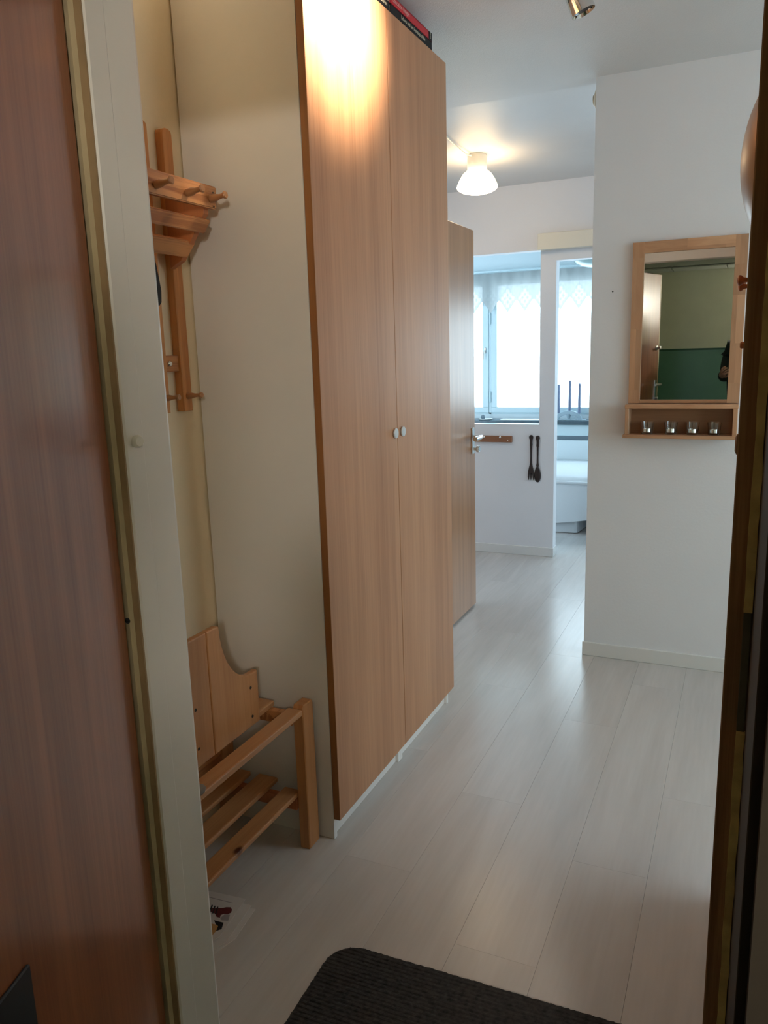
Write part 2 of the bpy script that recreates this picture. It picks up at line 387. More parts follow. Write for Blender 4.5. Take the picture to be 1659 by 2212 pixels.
# bedroom shell
bm = B(-3.2, -2.06, YW, YW+.14, 0, .84)
bm.free(); bm = new()
WX0, WX1, WZ0, WZ1 = -3.05, .95, .845, 2.09
box(bm, -3.2, 1.2, YW, YW+.14, 0, WZ0); box(bm, -3.2, 1.2, YW, YW+.14, WZ1, 2.42)
box(bm, -3.2, WX0, YW, YW+.14, WZ0, WZ1); box(bm, WX1, 1.2, YW, YW+.14, WZ0, WZ1)
struct('wall_window', bm, 'bedwall')
struct('wall_bedroom_left', B(-3.2, -3.1, YF+.09, YW, 0, 2.42), 'bedwall')
struct('wall_bedroom_right', B(1.1, 1.2, YF+.09, YW, 0, 2.42), 'bedwall')
# window 1
y0, y1 = YW+.02, YW+.075
bm = B(WX0, WX1, y0, y1, WZ0, WZ0+.012); box(bm, WX0, WX1, y0, y1, WZ1-.04, WZ1); box(bm, WX0, WX0+.03, y0, y1, WZ0, WZ1); box(bm, WX1-.03, WX1, y0, y1, WZ0, WZ1); box(bm, -2.142, -2.118, y0, y1, WZ0, WZ1); box(bm, -.02, .004, y0, y1, WZ0, WZ1)
w1 = struct('window_1', bm, 'winframe')
for (a, b) in ((WX0+.03, -2.142), (-2.118, -.02), (.004, WX1-.03)):
    fr = .055; ya, yb = y0-.012, y1-.012
    bm = B(a, b, ya, yb, WZ0+.012, .907, bev=.003); box(bm, a, b, ya, yb, 1.985, WZ1-.03, bev=.003)
    box(bm, a, a+fr, ya, yb, .907, 1.985, bev=.003); box(bm, b-fr, b, ya, yb, .907, 1.985, bev=.003)
    sash = obj('sash', bm, 'winframe', w1)
    obj('pane', B(a+fr, b-fr, y0+.01, y0+.014, .907, 1.985), 'pane', sash)
    if a < -2.5:
        hb = B(b-.034, b-.022, ya-.010, ya, 1.395, 1.445, bev=.002); tube(hb, [(b-.028, ya-.012, 1.42), (b-.034, ya-.03, 1.412), (b-.036, ya-.034, 1.34)], .005)
        obj('window_handle', hb, 'steel', sash, smooth=True)
    if -2.2 < a < -2.0:
        for z in (1.0, 1.70):
            hb = new(); rod(hb, (a-.006, ya-.008, z-.05), (a-.006, ya-.008, z+.05), .008); obj('hinge', hb, 'winframe', sash, smooth=True)
struct('trim_3', B(-3.1, 1.1, 6.80, YW+.02, .772, .806, bev=.003), 'sill')        # dark window sill
struct('trim_4', B(-3.1, 1.1, 6.83, 6.87, .676, .772, bev=.002), 'winframe')         # white fascia board
struct('trim_5', B(-3.1, 1.1, 6.83, 6.85, .640, .676), 'slot')
struct('trim_6', B(-3.1, 1.1, 6.80, 6.86, 0, .640, bev=.002), 'bedwall')

# entrance door frame: white reveal, rebates, seals
ZT = 2.00
bm = new(); prism(bm, [(-.985, .982), (-.918, .982), (-.914, .986), (-.914, 1.024), (-.917, 1.028), (-.915, 1.090), (-.919, 1.098), (-.985, 1.098)], 'z', 0, 2.10)
d1 = struct('door_1', bm, 'doorwhite')
bm = B(-.985, -.004, .992, 1.096, ZT, 2.10, bev=.003); obj('header', bm, 'doorwhite', d1)
bm = B(-.992, -.986, .72, .982, 0, 2.10); obj('hinge_jamb', bm, 'sealD', d1, label='brown painted hinge side of the frame')
bm = new(); prism(bm, [(-.9480, .974), (-.933, .971), (-.930, .9815), (-.9480, .9815)], 'z', 0, ZT); obj('seal_strip', bm, 'sealL', d1, label='ochre yellow seal strip')
obj('rebate_strip', B(-.930, -.9165, .9795, .9825, 0, ZT), 'sealD', d1, label='rebate strip coloured as brown shadow')  # brown stands in for the shadow beside the seal
bm = B(-.004, .05, .990, 1.098, 0, 2.10, bev=.0015); obj('latch_jamb', bm, 'jambwood', d1, label='dark stained wooden latch jamb')
# torn foam seal on the latch side, with a gap at the strike plate
def torn(z0, z1, n):
    bm = new(); L_ = []; R_ = []
    for i in range(n+1):
        z = z0+(z1-z0)*i/n; L_.append((.0135+random.uniform(-.0004, .0009), z)); R_.append((.0240+random.uniform(-.0012, .0002), z))
    return prism(bm, L_+R_[::-1], 'y', .978, .990)
obj('foam_seal', torn(1.124, 2.02, 44), 'seal', d1, label='torn yellow foam seal')
obj('foam_seal', torn(.0, .968, 40), 'seal', d1, label='torn yellow foam seal')
bm = B(.0140, .0230, .986, .990, .968, 1.124, bev=.0006); sp_ = obj('strike_plate', bm, 'plate', d1)
obj('outer_jamb', B(.0240, .05, .70, .990, 0, 2.10, bev=.001), 'blackwood', d1)
obj('architrave', B(.0330, .12, .672, .70, 0, 2.14), 'blackwood', d1, label='nearly black outer casing')
bm = B(-.957, 0.0239, .70, .990, 2.03, 2.10); obj('head_jamb', bm, 'darkwood', d1)
bm = new(); lathe(bm, [(0, 0), (.0085, 0), (.0105, .003), (.0105, .008), (.008, .0115), (0, .0115)], (-.915, 1.006, 1.307), (1, -.12, 0), 20)
obj('cap_plug', bm, 'plastic', d1, smooth=True, label='round off-white cap plug')
bm = new(); lathe(bm, [(0, 0), (.0055, 0), (.005, .0015), (0, .002)], (-.9370, .9715, 1.003), (0, -1, 0), 14); sc = obj('screw', bm, 'darkgrey', d1)
obj('screw_slot', B(-.9405, -.9335, .9690, .9695, 1.0025, 1.0035), 'black', sc)

# stairwell shell behind the camera
bm = B(-1.7, 1.3, -1.4, -1.3, 0, 1.36); wb = struct('wall_back', bm, 'green')
obj('dado_line', B(-1.7, 1.3, -1.3, -1.296, 1.360, 1.378), 'greenline', wb, label='dark green painted line')
obj('upper_paint', B(-1.7, 1.3, -1.4, -1.3, 1.378, 2.42), 'yellowgreen', wb, label='pale yellow-green upper wall')
for nm, xa, xb in (('wall_stair_left', -1.75, -1.65), ('wall_stair_right', 1.2, 1.3)):
    s = struct(nm, B(xa, xb, -1.3, .70, 0, 1.36), 'green'); obj('upper_paint', B(xa, xb, -1.3, .70, 1.36, 2.42), 'yellowgreen', s)
bm = B(-1.66, -.99, .69, .70, 0, 1.36); box(bm, .12, 1.22, .69, .70, 0, 1.36); wo = struct('wall_landing', bm, 'green')
bm = B(-1.66, -.99, .69, .70, 1.36, 2.42); box(bm, .12, 1.22, .69, .70, 1.36, 2.42); box(bm, -.99, .12, .69, .70, 2.12, 2.42); obj('upper_paint', bm, 'yellowgreen', wo)
sc = struct('ceiling_stairwell', B(-1.75, 1.3, -1.4, .70, 2.42, 2.5), 'greypanel')
for i in range(6):
    x = -1.65+i*.48
    obj('panel', B(x+.003, x+.474, -1.296, -.95, 2.118, 2.13, bev=.001), 'greypanel', sc)
obj('panel_face', B(-1.65, 1.2, -.955, -.94, 2.135, 2.42), 'greypanel', sc)

# ================================================================== THINGS
# ---- open entrance door leaf (opened out into the stairwell)
ld = Vector((-.70+.957, .06-.952, 0)).normalized()       # along the leaf, away from the hinge
ln = Vector((-ld.y, ld.x, 0)); ln = ln if ln.x > 0 else -ln       # visible face normal
hp = Vector((-.935, .964, 0))
def LM(u, n, z): return hp+ld*u+ln*n+Vector((0, 0, z))
def leafbox(bm, u0, u1, n0, n1, z0, z1, bev=0):
    m4 = Matrix((Vector((*ld[:], 0)), Vector((*ln[:], 0)), Vector((0, 0, 1, 0)), Vector((0, 0, 0, 1)))).transposed()
    m4.translation = hp
    return box(bm, u0, u1, n0, n1, z0, z1, bev=bev, mtx=m4)
ed = thing('entrance_door', 'tall glossy red-brown wooden entrance door leaf at the left edge, swung outwards', 'door', hp)
obj('leaf', leafbox(new(), 0, .93, -.035, 0, .012, 1.99, bev=.002), 'mahog', ed)
obj('leaf_edge', leafbox(new(), .93, .945, -.035, 0, .012, 1.99), 'sealL', ed, label='ochre painted closing edge')
obj('letter_plate', leafbox(new(), LP, LP+.30, 0, .006, .46, LZ, bev=.002), 'darkgrey', ed, label='dark grey metal letter plate')
bm = new(); c = LM(.885, 0, 1.40); lathe(bm, [(0, 0), (.02, 0), (.02, .006), (.009, .01), (.009, .03), (.014, .036), (0, .04)], c, ln, 16); obj('deadbolt_knob', bm, 'steel', ed, smooth=True)
bm = new(); leafbox(bm, .867, .903, 0, .006, .95, 1.135); c = LM(.885, .006, 1.10); lathe(bm, [(.008, 0), (.008, .045)], c, ln, 12); tube(bm, [LM(.885, .05, 1.10), LM(.86, .055, 1.10), LM(.76, .055, 1.10)], .009)
obj('door_handle', bm, 'steel', ed, smooth=True)
bm = new(); lathe(bm, [(0, 0), (.012, 0), (.012, .02), (.006, .024), (0, .024)], LM(.885, .006, .985), ln, 14); obj('turn_knob', bm, 'steel', ed, smooth=True)

# ---- wardrobes
def wardrobe(ya, yb, knob_y, label):
    t = thing('wardrobe', label, 'wardrobe', (-1.24, (ya+yb)/2, 0), 'tall wardrobes on the left side of the hall')
    for a, b in ((ya, ya+.018), (yb-.018, yb)):
        bm = new(); prism(bm, [(-1.425, 0), (-1.0525, 0), (-1.0525, 2.432), (-1.425, 2.432)], 'y', a, b, bev=.0008)
        obj('side_panel', bm, 'white', t)
    obj('top_panel', B(-1.425, -1.0525, ya+.018, yb-.018, 2.414, 2.432), 'white', t)
    obj('bottom_panel', B(-1.425, -1.0525, ya+.018, yb-.018, .066, .084), 'white', t)
    obj('back_panel', B(-1.427, -1.422, ya+.018, yb-.018, .066, 2.414), 'white', t)
    obj('plinth', B(-1.078, -1.064, ya+.018, yb-.018, 0, .066), 'white', t)
    d = obj('door', B(-1.046, -1.030, ya+.0005 if ya < 2 else ya+.002, yb-.0015 if ya < 2 else yb+.012, .067, 2.436, bev=.0012), 'veneer', t)
    obj('edge_band', B(-1.0505, -1.0302, ya-.0006, ya+.0004, .068, 2.435), 'veneer_edge', d, label='dark brown door edge')
    bm = new(); lathe(bm, [(0, 0), (.013, 0), (.013, .002), (.0165, .003), (.0168, .006), (.0155, .0075), (0, .008)], (-1.030, knob_y, 1.178), (1, 0, 0), 24)
    obj('knob', bm, 'knobgrey', d, smooth=True, label='round satin grey knob')
    return t
wardrobe(1.850, 2.355, 2.332, 'nearer tall wardrobe with white side and brown veneer door, beside the slatted bench')
wardrobe(2.355, 2.858, 2.392, 'farther tall wardrobe with brown veneer door, next to the open interior door')

# ---- books lying on the wardrobes
def book(y0, y1, z0, z1, cover, label, txt, tm, size, ty, x0=-1.33, x1=-1.033, band=None, pub=None):
    t = thing('book', label, 'book', ((x0+x1)/2, (y0+y1)/2, z0), 'big books lying on top of the wardrobes')
    th = .002
    bm = B(x0, x1, y0, y1, z0, z0+th); box(bm, x0, x1, y0, y1, z1-th, z1); box(bm, x1-th, x1, y0, y1, z0, z1, bev=.0006)
    obj('cover', bm, cover, t); obj('pages', B(x0+.004, x1-th, y0+.003, y1-.003, z0+th, z1-th), 'paper2', t)
    if band: obj('spine_end', B(x1, x1+.0006, y1-.030, y1, z0, z1), band, t, label='black end of the spine')
    if txt:
        h = z1-z0
        text_part('spine_text', txt, size, (x1+.0012, ty, z0+h*.36), (0, 1, 0), (0, 0, 1), tm, t, sx=.95)
    if pub: text_part('publisher_mark', pub, .0058, (x1+.0014, y1-.012, z0+.006), (0, 0, 1), (0, -1, 0), 'creamtext', t)
book(2.395, 2.742, 2.437, 2.4635, 'black', 'large dark book with cream spine lettering, under the red book on the wardrobes', 'Echoes and her footsteps of life', 'creamtext', .0165, 2.475)
book(2.392, 2.742, 2.464, 2.490, 'red', 'large red book with pink spine lettering, on top of the dark book', 'Education images', 'pinktext', .020, 2.41, band='black', pub='IMAGES')
book(2.03, 2.388, 2.437, 2.4635, 'black', 'dark book left of the red one, partly cut off by the picture top', 'Histories', 'creamtext', .0165, 2.31)

# ---- interior door leaf standing open beyond the wardrobes
t = thing('interior_door', 'varnished brown interior door standing open beyond the wardrobes', 'door', (-1.355, 3.22, 0))
leaf = obj('leaf', B(-1.375, -1.335, 3.22, 4.112, .010, 2.045, bev=.0015), 'leaf', t)
bm = B(-1.335, -1.327, 4.052, 4.086, .878, 1.020, bev=.003); pl = obj('handle_plate', bm, 'steel', t)
bm = new(); rod(bm, (-1.327, 4.069, .972), (-1.288, 4.069, .972), .0085); tube(bm, [(-1.290, 4.072, .972), (-1.282, 4.060, .972), (-1.280, 4.03, .972), (-1.283, 3.955, .971)], [.009, .011, .012, .0125], 12)
obj('lever', bm, 'chrome', pl, smooth=True)
bm = new(); lathe(bm, [(0, 0), (.009, 0), (.009, .012), (.018, .018), (.019, .026), (.016, .032), (0, .033)], (-1.327, 4.069, .905), (1, 0, 0), 20); obj('thumb_turn', bm, 'chrome', pl, smooth=True)
for z in (.30, 1.75):
    bm = new(); rod(bm, (-1.335, 3.222, z), (-1.335, 3.222, z+.09), .008); obj('hinge', bm, 'steel', t, smooth=True)

# ---- coat rack on the alcove wall
t = thing('coat_rack', 'slatted pine coat rack with turned pegs hanging on the cream alcove wall', 'coat rack', (-1.43, 1.55, 1.29))
def upright(ya, yb, name='upright'):
    bm = new(); c = .012
    prism(bm, [(ya, 1.295), (yb, 1.295), (yb, 2.025-c), (yb-.003, 2.025-.004), (yb-c, 2.025), (ya+c, 2.025), (ya+.003, 2.025-.004), (ya, 2.025-c)], 'x', -1.430, -1.405, bev=.0015)
    return obj(name, bm, 'pine_z', t)
YU = 1.750
upright(YU, YU+.037); upright(1.655, 1.692); upright(1.10, 1.137)
for i, yy in enumerate((YU, 1.15)):
    bm = new(); prism(bm, [(-1.405, 1.905), (-1.282, 1.870), (-1.284, 1.80), (-1.368, 1.690), (-1.405, 1.672)], 'y', yy-.012, yy+.008, bev=.001)
    obj('bracket', bm, 'pine_dark', t, label='reddish wedge-shaped bracket')
def slat(x0, z0, x1, z1, yend, taper, name='slat'):
    bm = new(); d = Vector((x1-x0, 0, z1-z0)); n = Vector((-d.z, 0, d.x)).normalized()*.018
    if n.x > 0: n = -n
    vs = []
    for (yy, X, Z) in ((1.12, x0, z0), (yend, x0, z0), (yend-taper, x1, z1), (1.12, x1, z1)): vs.append(Vector((X, yy, Z)))
    a = [bm.verts.new(v) for v in vs]; b = [bm.verts.new(v+n) for v in vs]
    fs = [bm.faces.new(a), bm.faces.new(b[::-1])]+[bm.faces.new((a[i], b[i], b[(i+1) % 4], a[(i+1) % 4])) for i in range(4)]
    bmesh.ops.recalc_face_normals(bm, faces=fs); bmesh.ops.bevel(bm, geom=list(bm.edges), offset=.003, segments=2, affect='EDGES')
    return obj(name, bm, 'pine_y', t)
YE = 1.765
s1 = slat(-1.262, 1.866, -1.264, 1.811, YE+.004, .0)
s2 = slat(-1.284, 1.786, -1.297, 1.753, YE+.002, .012)
s3 = slat(-1.335, 1.735, -1.355, 1.697, YE, .014)
def peg(c, d, parent, L_=.058, s=1.0):
    bm = new(); lathe(bm, [(0, 0), (.0095*s, 0), (.0095*s, L_*.3), (.0062*s, L_*.55), (.0058*s, L_*.78), (.0085*s, L_*.86), (.0098*s, L_*.93), (.008*s, L_*.99), (0, L_)], c, d, 16)
    return obj('peg', bm, 'peg', parent, smooth=True)
for yy in (1.742, 1.648, 1.535, 1.400, 1.270): peg((-1.262, yy, 1.833), (1, 0, .12), s1, .048)
peg((-1.405, 1.768, 1.336), (1, 0, .05), t, .050, .85); peg((-1.405, 1.672, 1.336), (1, 0, .05), t, .050, .85); peg((-1.405, 1.118, 1.336), (1, 0, .05), t, .050, .85)
for z in (1.850, 1.816):
    bm = new(); lathe(bm, [(.0022, 0), (.0022, .0012), (0, .0012)], (-1.2625, YE-.012, z), (1, 0, 0), 8); obj('screw', bm, 'blackwood', s1)
cr_ = obj('cross_rail', B(-1.430, -1.412, 1.10, YU-.001, 1.404, 1.447, bev=.001), 'pine_y', t)
bm = new(); lathe(bm, [(0, 0), (.006, 0), (.0075, .002), (.005, .005), (0, .0055)], (-1.412, 1.712, 1.425), (1, 0, 0), 12); obj('screw', bm, 'silver', cr_, smooth=True)
# black strap / shoehorn hanging on the rack
bm = new(); pts = []
for i in range(9):
    f = i/8; pts.append((1.555+.028*f, 1.80-.225*f))
wd = [.004, .005, .007, .010, .013, .016, .018, .019, .012]
out = [(p[0]-wd[i]-.004*(i/8), p[1]) for i, p in enumerate(pts)]+[(pts[-1][0]+.002, pts[-1][1]-.008)]+[(p[0]+wd[i]*.9, p[1]) for i, p in enumerate(pts)][::-1]
prism(bm, out, 'x', -1.330, -1.322, bev=.002)
sh = tag(obj('shoehorn', bm, 'black', smooth=False), 'black shoehorn hanging from the coat rack behind the white door frame', 'shoehorn')

# ---- bench / shoe rack
t = thing('shoe_bench', 'pine slatted bench with a lower shoe shelf, standing against the wardrobe side', 'bench', (-1.26, 1.45, 0))
# near legs are hidden behind the frame
def leg(x0, x1, ya, yb):
    bm = new(); prism(bm, [(ya, 0), (yb, 0), (yb, .446), (yb-.006, .456), (ya+.006, .456), (ya, .446)], 'x', x0, x1, bev=.0025)
    return obj('leg', bm, 'pine_kz', t)
for ya in (1.779, 1.105): leg(-1.130, -1.096, ya, ya+.058); leg(-1.418, -1.390, ya, ya+.058)
def hslat(x0, x1, z0, z1, ya=1.10, yb=1.790, m='pine_ky', r=.004):
    return obj('slat', B(x0, x1, ya, yb, z0, z1, bev=r, seg=2), m, t)
hslat(-1.142, -1.094, .430, .449, ya=1.165, yb=1.774); hslat(-1.286, -1.205, .430, .449, yb=1.80); hslat(-1.385, -1.318, .430, .449, yb=1.80)
for ya in (1.795, 1.12): obj('cross_rail', B(-1.389, -1.131, ya-.022, ya, .392, .4295, bev=.002), 'pine_y', t)
hslat(-1.186, -1.131, .160, .176, ya=1.165, yb=1.80)
for x0, x1 in ((-1.300, -1.232), (-1.388, -1.330)): hslat(x0, x1, .160, .176, yb=1.835)
for ya in (1.795, 1.12): obj('cross_rail', B(-1.389, -1.131, ya-.022, ya, .122, .1595, bev=.002), 'pine_dark', t)
# wall-side stretcher
obj('stretcher', B(-1.408, -1.392, 1.166, 1.776, .215, .262, bev=.003), 'pine_y', t)
# board with curved cut-out standing on the seat
t = thing('pine_board', 'knotty pine board with a concave curved cut-out, standing upright on the bench', 'board', (-1.17, 1.45, .449))
xb = -1.185
def curve_pts(y0):
    return [*[(1.697, .437), (1.697, .588)], *[(1.672-.130*math.cos(R(a)), .767-.178*math.sin(R(a))) for a in range(90, -1, -9)]]
def zsh(p): return p
bm = new(); prism(bm, [(1.489, .437)]+curve_pts(0)+[(1.530, .770), (1.489, .770)], 'x', xb-.0185, xb, bev=.004, seg=2); obj('board', bm, 'pine_kz', t)
bm = new(); prism(bm, [(1.14, .437), (1.4875, .437), (1.4875, .770), (1.14, .770)], 'x', xb-.0185, xb, bev=.004, seg=2); obj('board', bm, 'pine_kz', t)
for yy, zz in ((1.660, .550), (1.660, .466), (1.425, .590), (1.425, .486)):
    bm = new(); lathe(bm, [(0, 0), (.0045, 0), (.0035, .0012), (0, .0006)], (xb, yy, zz), (1, 0, 0), 12); obj('screw', bm, 'blackwood', t)
# grey slipper tip on the front slat
bm = new(); lathe(bm, [(0, -.03), (.012, -.028), (.019, -.016), (.021, 0), (.018, .016), (.010, .027), (0, .030)], (-1.105, 1.300, .462), (.2, 1, 0), 14)
bmesh.ops.scale(bm, vec=(1, 1, .62), verts=bm.verts, space=Matrix.Translation((1.105, -1.300, -.449)))
tag(obj('slipper', bm, 'felt', smooth=True), 'grey felt slipper tip on the bench front edge, poking out past the door frame', 'slipper')

# ---- leaflets on the floor
t = thing('advertising_leaflet', 'printed leaflet with a dark red picture, topmost of the papers under the bench', 'leaflet', (-1.25, 1.42, .006), 'papers on the floor under the bench')
def quad(pts, z0, z1): return prism(new(), pts, 'z', z0, z1)
obj('sheet', quad([(-1.147, 1.517), (-1.128, 1.375), (-1.19, 1.20), (-1.45+.03, 1.24), (-1.415, 1.49)], .006, .0075), 'paper', t)
rr_ = [(-1.184, 1.463), (-1.176, 1.470), (-1.165, 1.474), (-1.156, 1.468), (-1.152, 1.458), (-1.156, 1.449), (-1.166, 1.447), (-1.172, 1.440), (-1.168, 1.431), (-1.178, 1.430), (-1.188, 1.438), (-1.20, 1.44), (-1.235, 1.43), (-1.235, 1.446), (-1.20, 1.456)]
obj('picture', quad(rr_, .0075, .0078), 'redprint', t, label='dark red printed shape')
obj('picture', quad([(-1.164, 1.446), (-1.150, 1.450), (-1.141, 1.430), (-1.158, 1.424), (-1.166, 1.430)], .0075, .0078), 'greyprint', t, label='grey printed panel')
obj('picture', quad([(-1.176, 1.417), (-1.148, 1.419), (-1.139, 1.398), (-1.148, 1.387), (-1.154, 1.404), (-1.164, 1.407)], .0075, .0078), 'ink', t, label='black printed patch')
obj('picture', quad([(-1.164, 1.406), (-1.154, 1.404), (-1.148, 1.386), (-1.148, 1.368), (-1.20, 1.345), (-1.22, 1.40)], .0075, .0077), 'tanprint', t, label='orange printed patch')
for i in range(5):
    x = -1.196-i*.009; obj('printed_bar', quad([(x, 1.463), (x-.004, 1.462), (x+.008, 1.436), (x+.012, 1.437)], .0078, .0081), 'ink', t)
obj('rule_line', quad([(-1.17, 1.491), (-1.30, 1.482), (-1.30, 1.480), (-1.17, 1.489)], .0075, .0078), 'greyprint', t)
tag(obj('advertising_leaflet', quad([(-1.120, 1.505), (-1.104, 1.37), (-1.165, 1.18), (-1.41, 1.20), (-1.38, 1.48)], .003, .0045), 'paper'), 'plain pale leaflet in the middle, sliding out to the right', 'leaflet', 'papers on the floor under the bench')
tag(obj('advertising_leaflet', quad([(-1.105, 1.500), (-1.092, 1.39), (-1.155, 1.175), (-1.40, 1.18), (-1.37, 1.46)], .0, .0015), 'paper'), 'bottom pale leaflet lying flat on the floorboards', 'leaflet', 'papers on the floor under the bench')

# ---- door mat with rounded corners and ribs
def rot2(x, y, a): return (x*math.cos(a)-y*math.sin(a), x*math.sin(a)+y*math.cos(a))
A = math.atan2(1.490-1.475, -.167+.74)
mo = Vector((-.845, 1.476, 0))
outl = []; W_, D_, rc = .90, .60, .075
for cx_, cy_, a0 in ((rc, -rc, 90), (rc, -D_+rc, 180), (W_-rc, -D_+rc, 270), (W_-rc, -rc, 0)):
    for k in range(9):
        a = R(a0+90-k*(90/8)) if False else R(a0+k*(90/8)); outl.append((cx_+rc*math.cos(a), cy_+rc*math.sin(a)))
wob = []
for i, p in enumerate(outl):
    q = outl[(i+1) % len(outl)]; L_ = math.dist(p, q); n = max(1, int(L_/.006))
    for k in range(n):
        f = k/n; wob.append((p[0]+(q[0]-p[0])*f+random.uniform(-.0012, .0012), p[1]+(q[1]-p[1])*f+random.uniform(-.0012, .0012)))
pts = [(mo.x+rot2(x, y, A)[0], mo.y+rot2(x, y, A)[1]) for x, y in wob]
t = thing('doormat', 'black ribbed doormat with rounded corners on the pale floor inside the entrance', 'doormat', (-.40, 1.2, 0))
obj('mat_base', prism(new(), pts, 'z', .0, .007), 'mat', t)
bm = new(); yy = -.012
while yy > -D_+.012:
    inset = .004+(rc-math.sqrt(max(0, rc*rc-max(0, rc+yy)**2)) if yy > -rc else (rc-math.sqrt(max(0, rc*rc-max(0, -D_+rc-yy)**2)) if yy < -D_+rc else 0))
    n = 60; prev = None
    for k in range(n+1):
        x = inset+(W_-2*inset)*k/n; h = .0012+random.uniform(-.0009, .0009); dy = random.uniform(-.0006, .0006)
        ring = []
        for (oy, oz) in ((-.0048, .0065), (-.0022, .007+h), (.0022, .007+h), (.0048, .0065)):
            X, Y_ = rot2(x, yy+oy+dy, A); ring.append(bm.verts.new((mo.x+X, mo.y+Y_, oz)))
        if prev:
            for j in range(3): bm.faces.new((prev[j], ring[j], ring[j+1], prev[j+1]))
        prev = ring
    yy -= .0115
bmesh.ops.recalc_face_normals(bm, faces=bm.faces)
obj('ribs', bm, 'mat', t, kind='stuff')

# ---- mirror with shelf
t = thing('wall_mirror', 'wall mirror in a light wooden frame with a small open shelf box below', 'mirror', (-.24, YM, 1.04))
x0, x1, z0, z1 = -.4575, -.0185, 1.188, 1.853; yf = YM-.022; fw = .046
for a, b, cuts in ((x0, x0+fw, (1.245, 1.50, 1.79)), (x1-fw, x1, (1.27, 1.43, 1.62, 1.74))):
    sd = obj('stile', B(a+.0005, b-.0005, yf+.001, YM, z0, z1, bev=.001), 'alder_z', t)
    zz = (z0,)+cuts+(z1,)
    for i in range(len(zz)-1):
        m_ = a+(b-a)*(.5 if i % 2 else .38)
        obj('stave', B(a, m_, yf, YM-.002, zz[i], zz[i+1]), 'alder_z', sd)
        obj('stave', B(m_, b, yf, YM-.002, zz[i], zz[i+1] if i != 1 else zz[i+1]), 'alder_z', sd)
obj('rail', B(x0+fw, x1-fw, yf, YM, z0, z0+.014, bev=.001), 'alder_x', t)
rl = obj('rail', B(x0+fw, x1-fw, yf+.001, YM, z1-.0445, z1-.0005, bev=.001), 'alder_x', t)
for a, b, c, d in ((x0+fw, -.245, z1-.045, z1), (-.245, x1-fw, z1-.032, z1-.0), (-.245, -.10, z1-.045, z1-.032), (-.10, x1-fw, z1-.045, z1-.032)): obj('stave', B(a, b, yf, YM-.002, c, d), 'alder_x', rl)
obj('mirror_glass', B(x0+fw, x1-fw, YM-.012, YM-.006, z0+.014, z1-.045), 'mirror', t)
ys = YM-.092; sx0, sx1 = -.462, -.018
obj('shelf_top', B(sx0, sx1, ys, YM, 1.170, 1.186, bev=.0015), 'alder_x', t)
obj('shelf_bottom', B(sx0-.006, sx1, ys-.004, YM, 1.044, 1.059, bev=.0015), 'alder_x', t)
for a, b in ((sx0+.002, sx0+.017), (sx1-.019, sx1-.002)): obj('shelf_side', B(a, b, ys+.001, YM, 1.059, 1.170, bev=.001), 'alder_z', t)
obj('shelf_back', B(sx0+.017, sx1-.019, YM-.008, YM, 1.059, 1.170), 'alder_dark', t)

# four votives
vl = ['first clear glass tealight holder from the left, on the mirror shelf', 'second clear glass tealight holder from the left, on the mirror shelf', 'third clear glass tealight holder from the left, on the mirror shelf', 'rightmost clear glass tealight holder, on the mirror shelf']
vx = [-.372, -.276, -.190, -.106]
for i in range(4):
    if i == 0:
        v0 = thing('tealight_holder', vl[0], 'candle holder', (vx[0], 3.525, 1.059), 'glass tealight holders on the mirror shelf')
        c = (vx[0], 3.525, 1.0592)
        bm = new(); lathe(bm, [(0, 0), (.0205, 0), (.0225, .003), (.0275, .052), (.0258, .052), (.0208, .009), (0, .009)], c, (0, 0, 1), 28); g = obj('glass_cup', bm, 'glass', v0, smooth=True)
        bm = new(); lathe(bm, [(0, .0092), (.0185, .0092), (.0188, .024), (.0178, .024), (.0175, .020), (0, .020)], c, (0, 0, 1), 24); s = obj('tealight_cup', bm, 'silver', v0, smooth=True)
        bm = new(); lathe(bm, [(0, .0202), (.0172, .0202), (.017, .0218), (.0015, .0218), (.0012, .029), (0, .029)], c, (0, 0, 1), 16); obj('wax', bm, 'wax', v0, smooth=True)
    else:
        r = v0.copy(); COL.objects.link(r); r.location.x = vx[i]; r['label'] = vl[i]
        for ch in list(v0.children):
            k = ch.copy(); COL.objects.link(k); k.parent = r

# small nail in the wall
bm = new(); lathe(bm, [(.0012, 0), (.0012, .008), (.0035, .008), (.003, .0095), (0, .0098)], (-.538, YM, 1.662), (0, -1, 0), 10)
tag(obj('nail', bm, 'darkgrey', smooth=True), 'small grey nail in the white wall left of the mirror', 'nail')
# vent on end face of the mirror wall
t = thing('ceiling_edge_vent', 'small white round vent high on the wall end, near the ceiling', 'vent', (-.628, YM+.045, 2.43))
bm = new(); lathe(bm, [(0, 0), (.040, 0), (.038, .006), (.024, .012), (0, .012)], (-.628, YM+.042, 2.445), (-1, 0, 0), 28); obj('rim', bm, 'plastic', t, smooth=True)
bm = new(); lathe(bm, [(0, 0), (.004, 0), (.004, .006), (.020, .007), (.018, .010), (0, .012)], (-.636, YM+.042, 2.445), (-1, 0, 0), 24); obj('disc', bm, 'plastic', t, smooth=True)

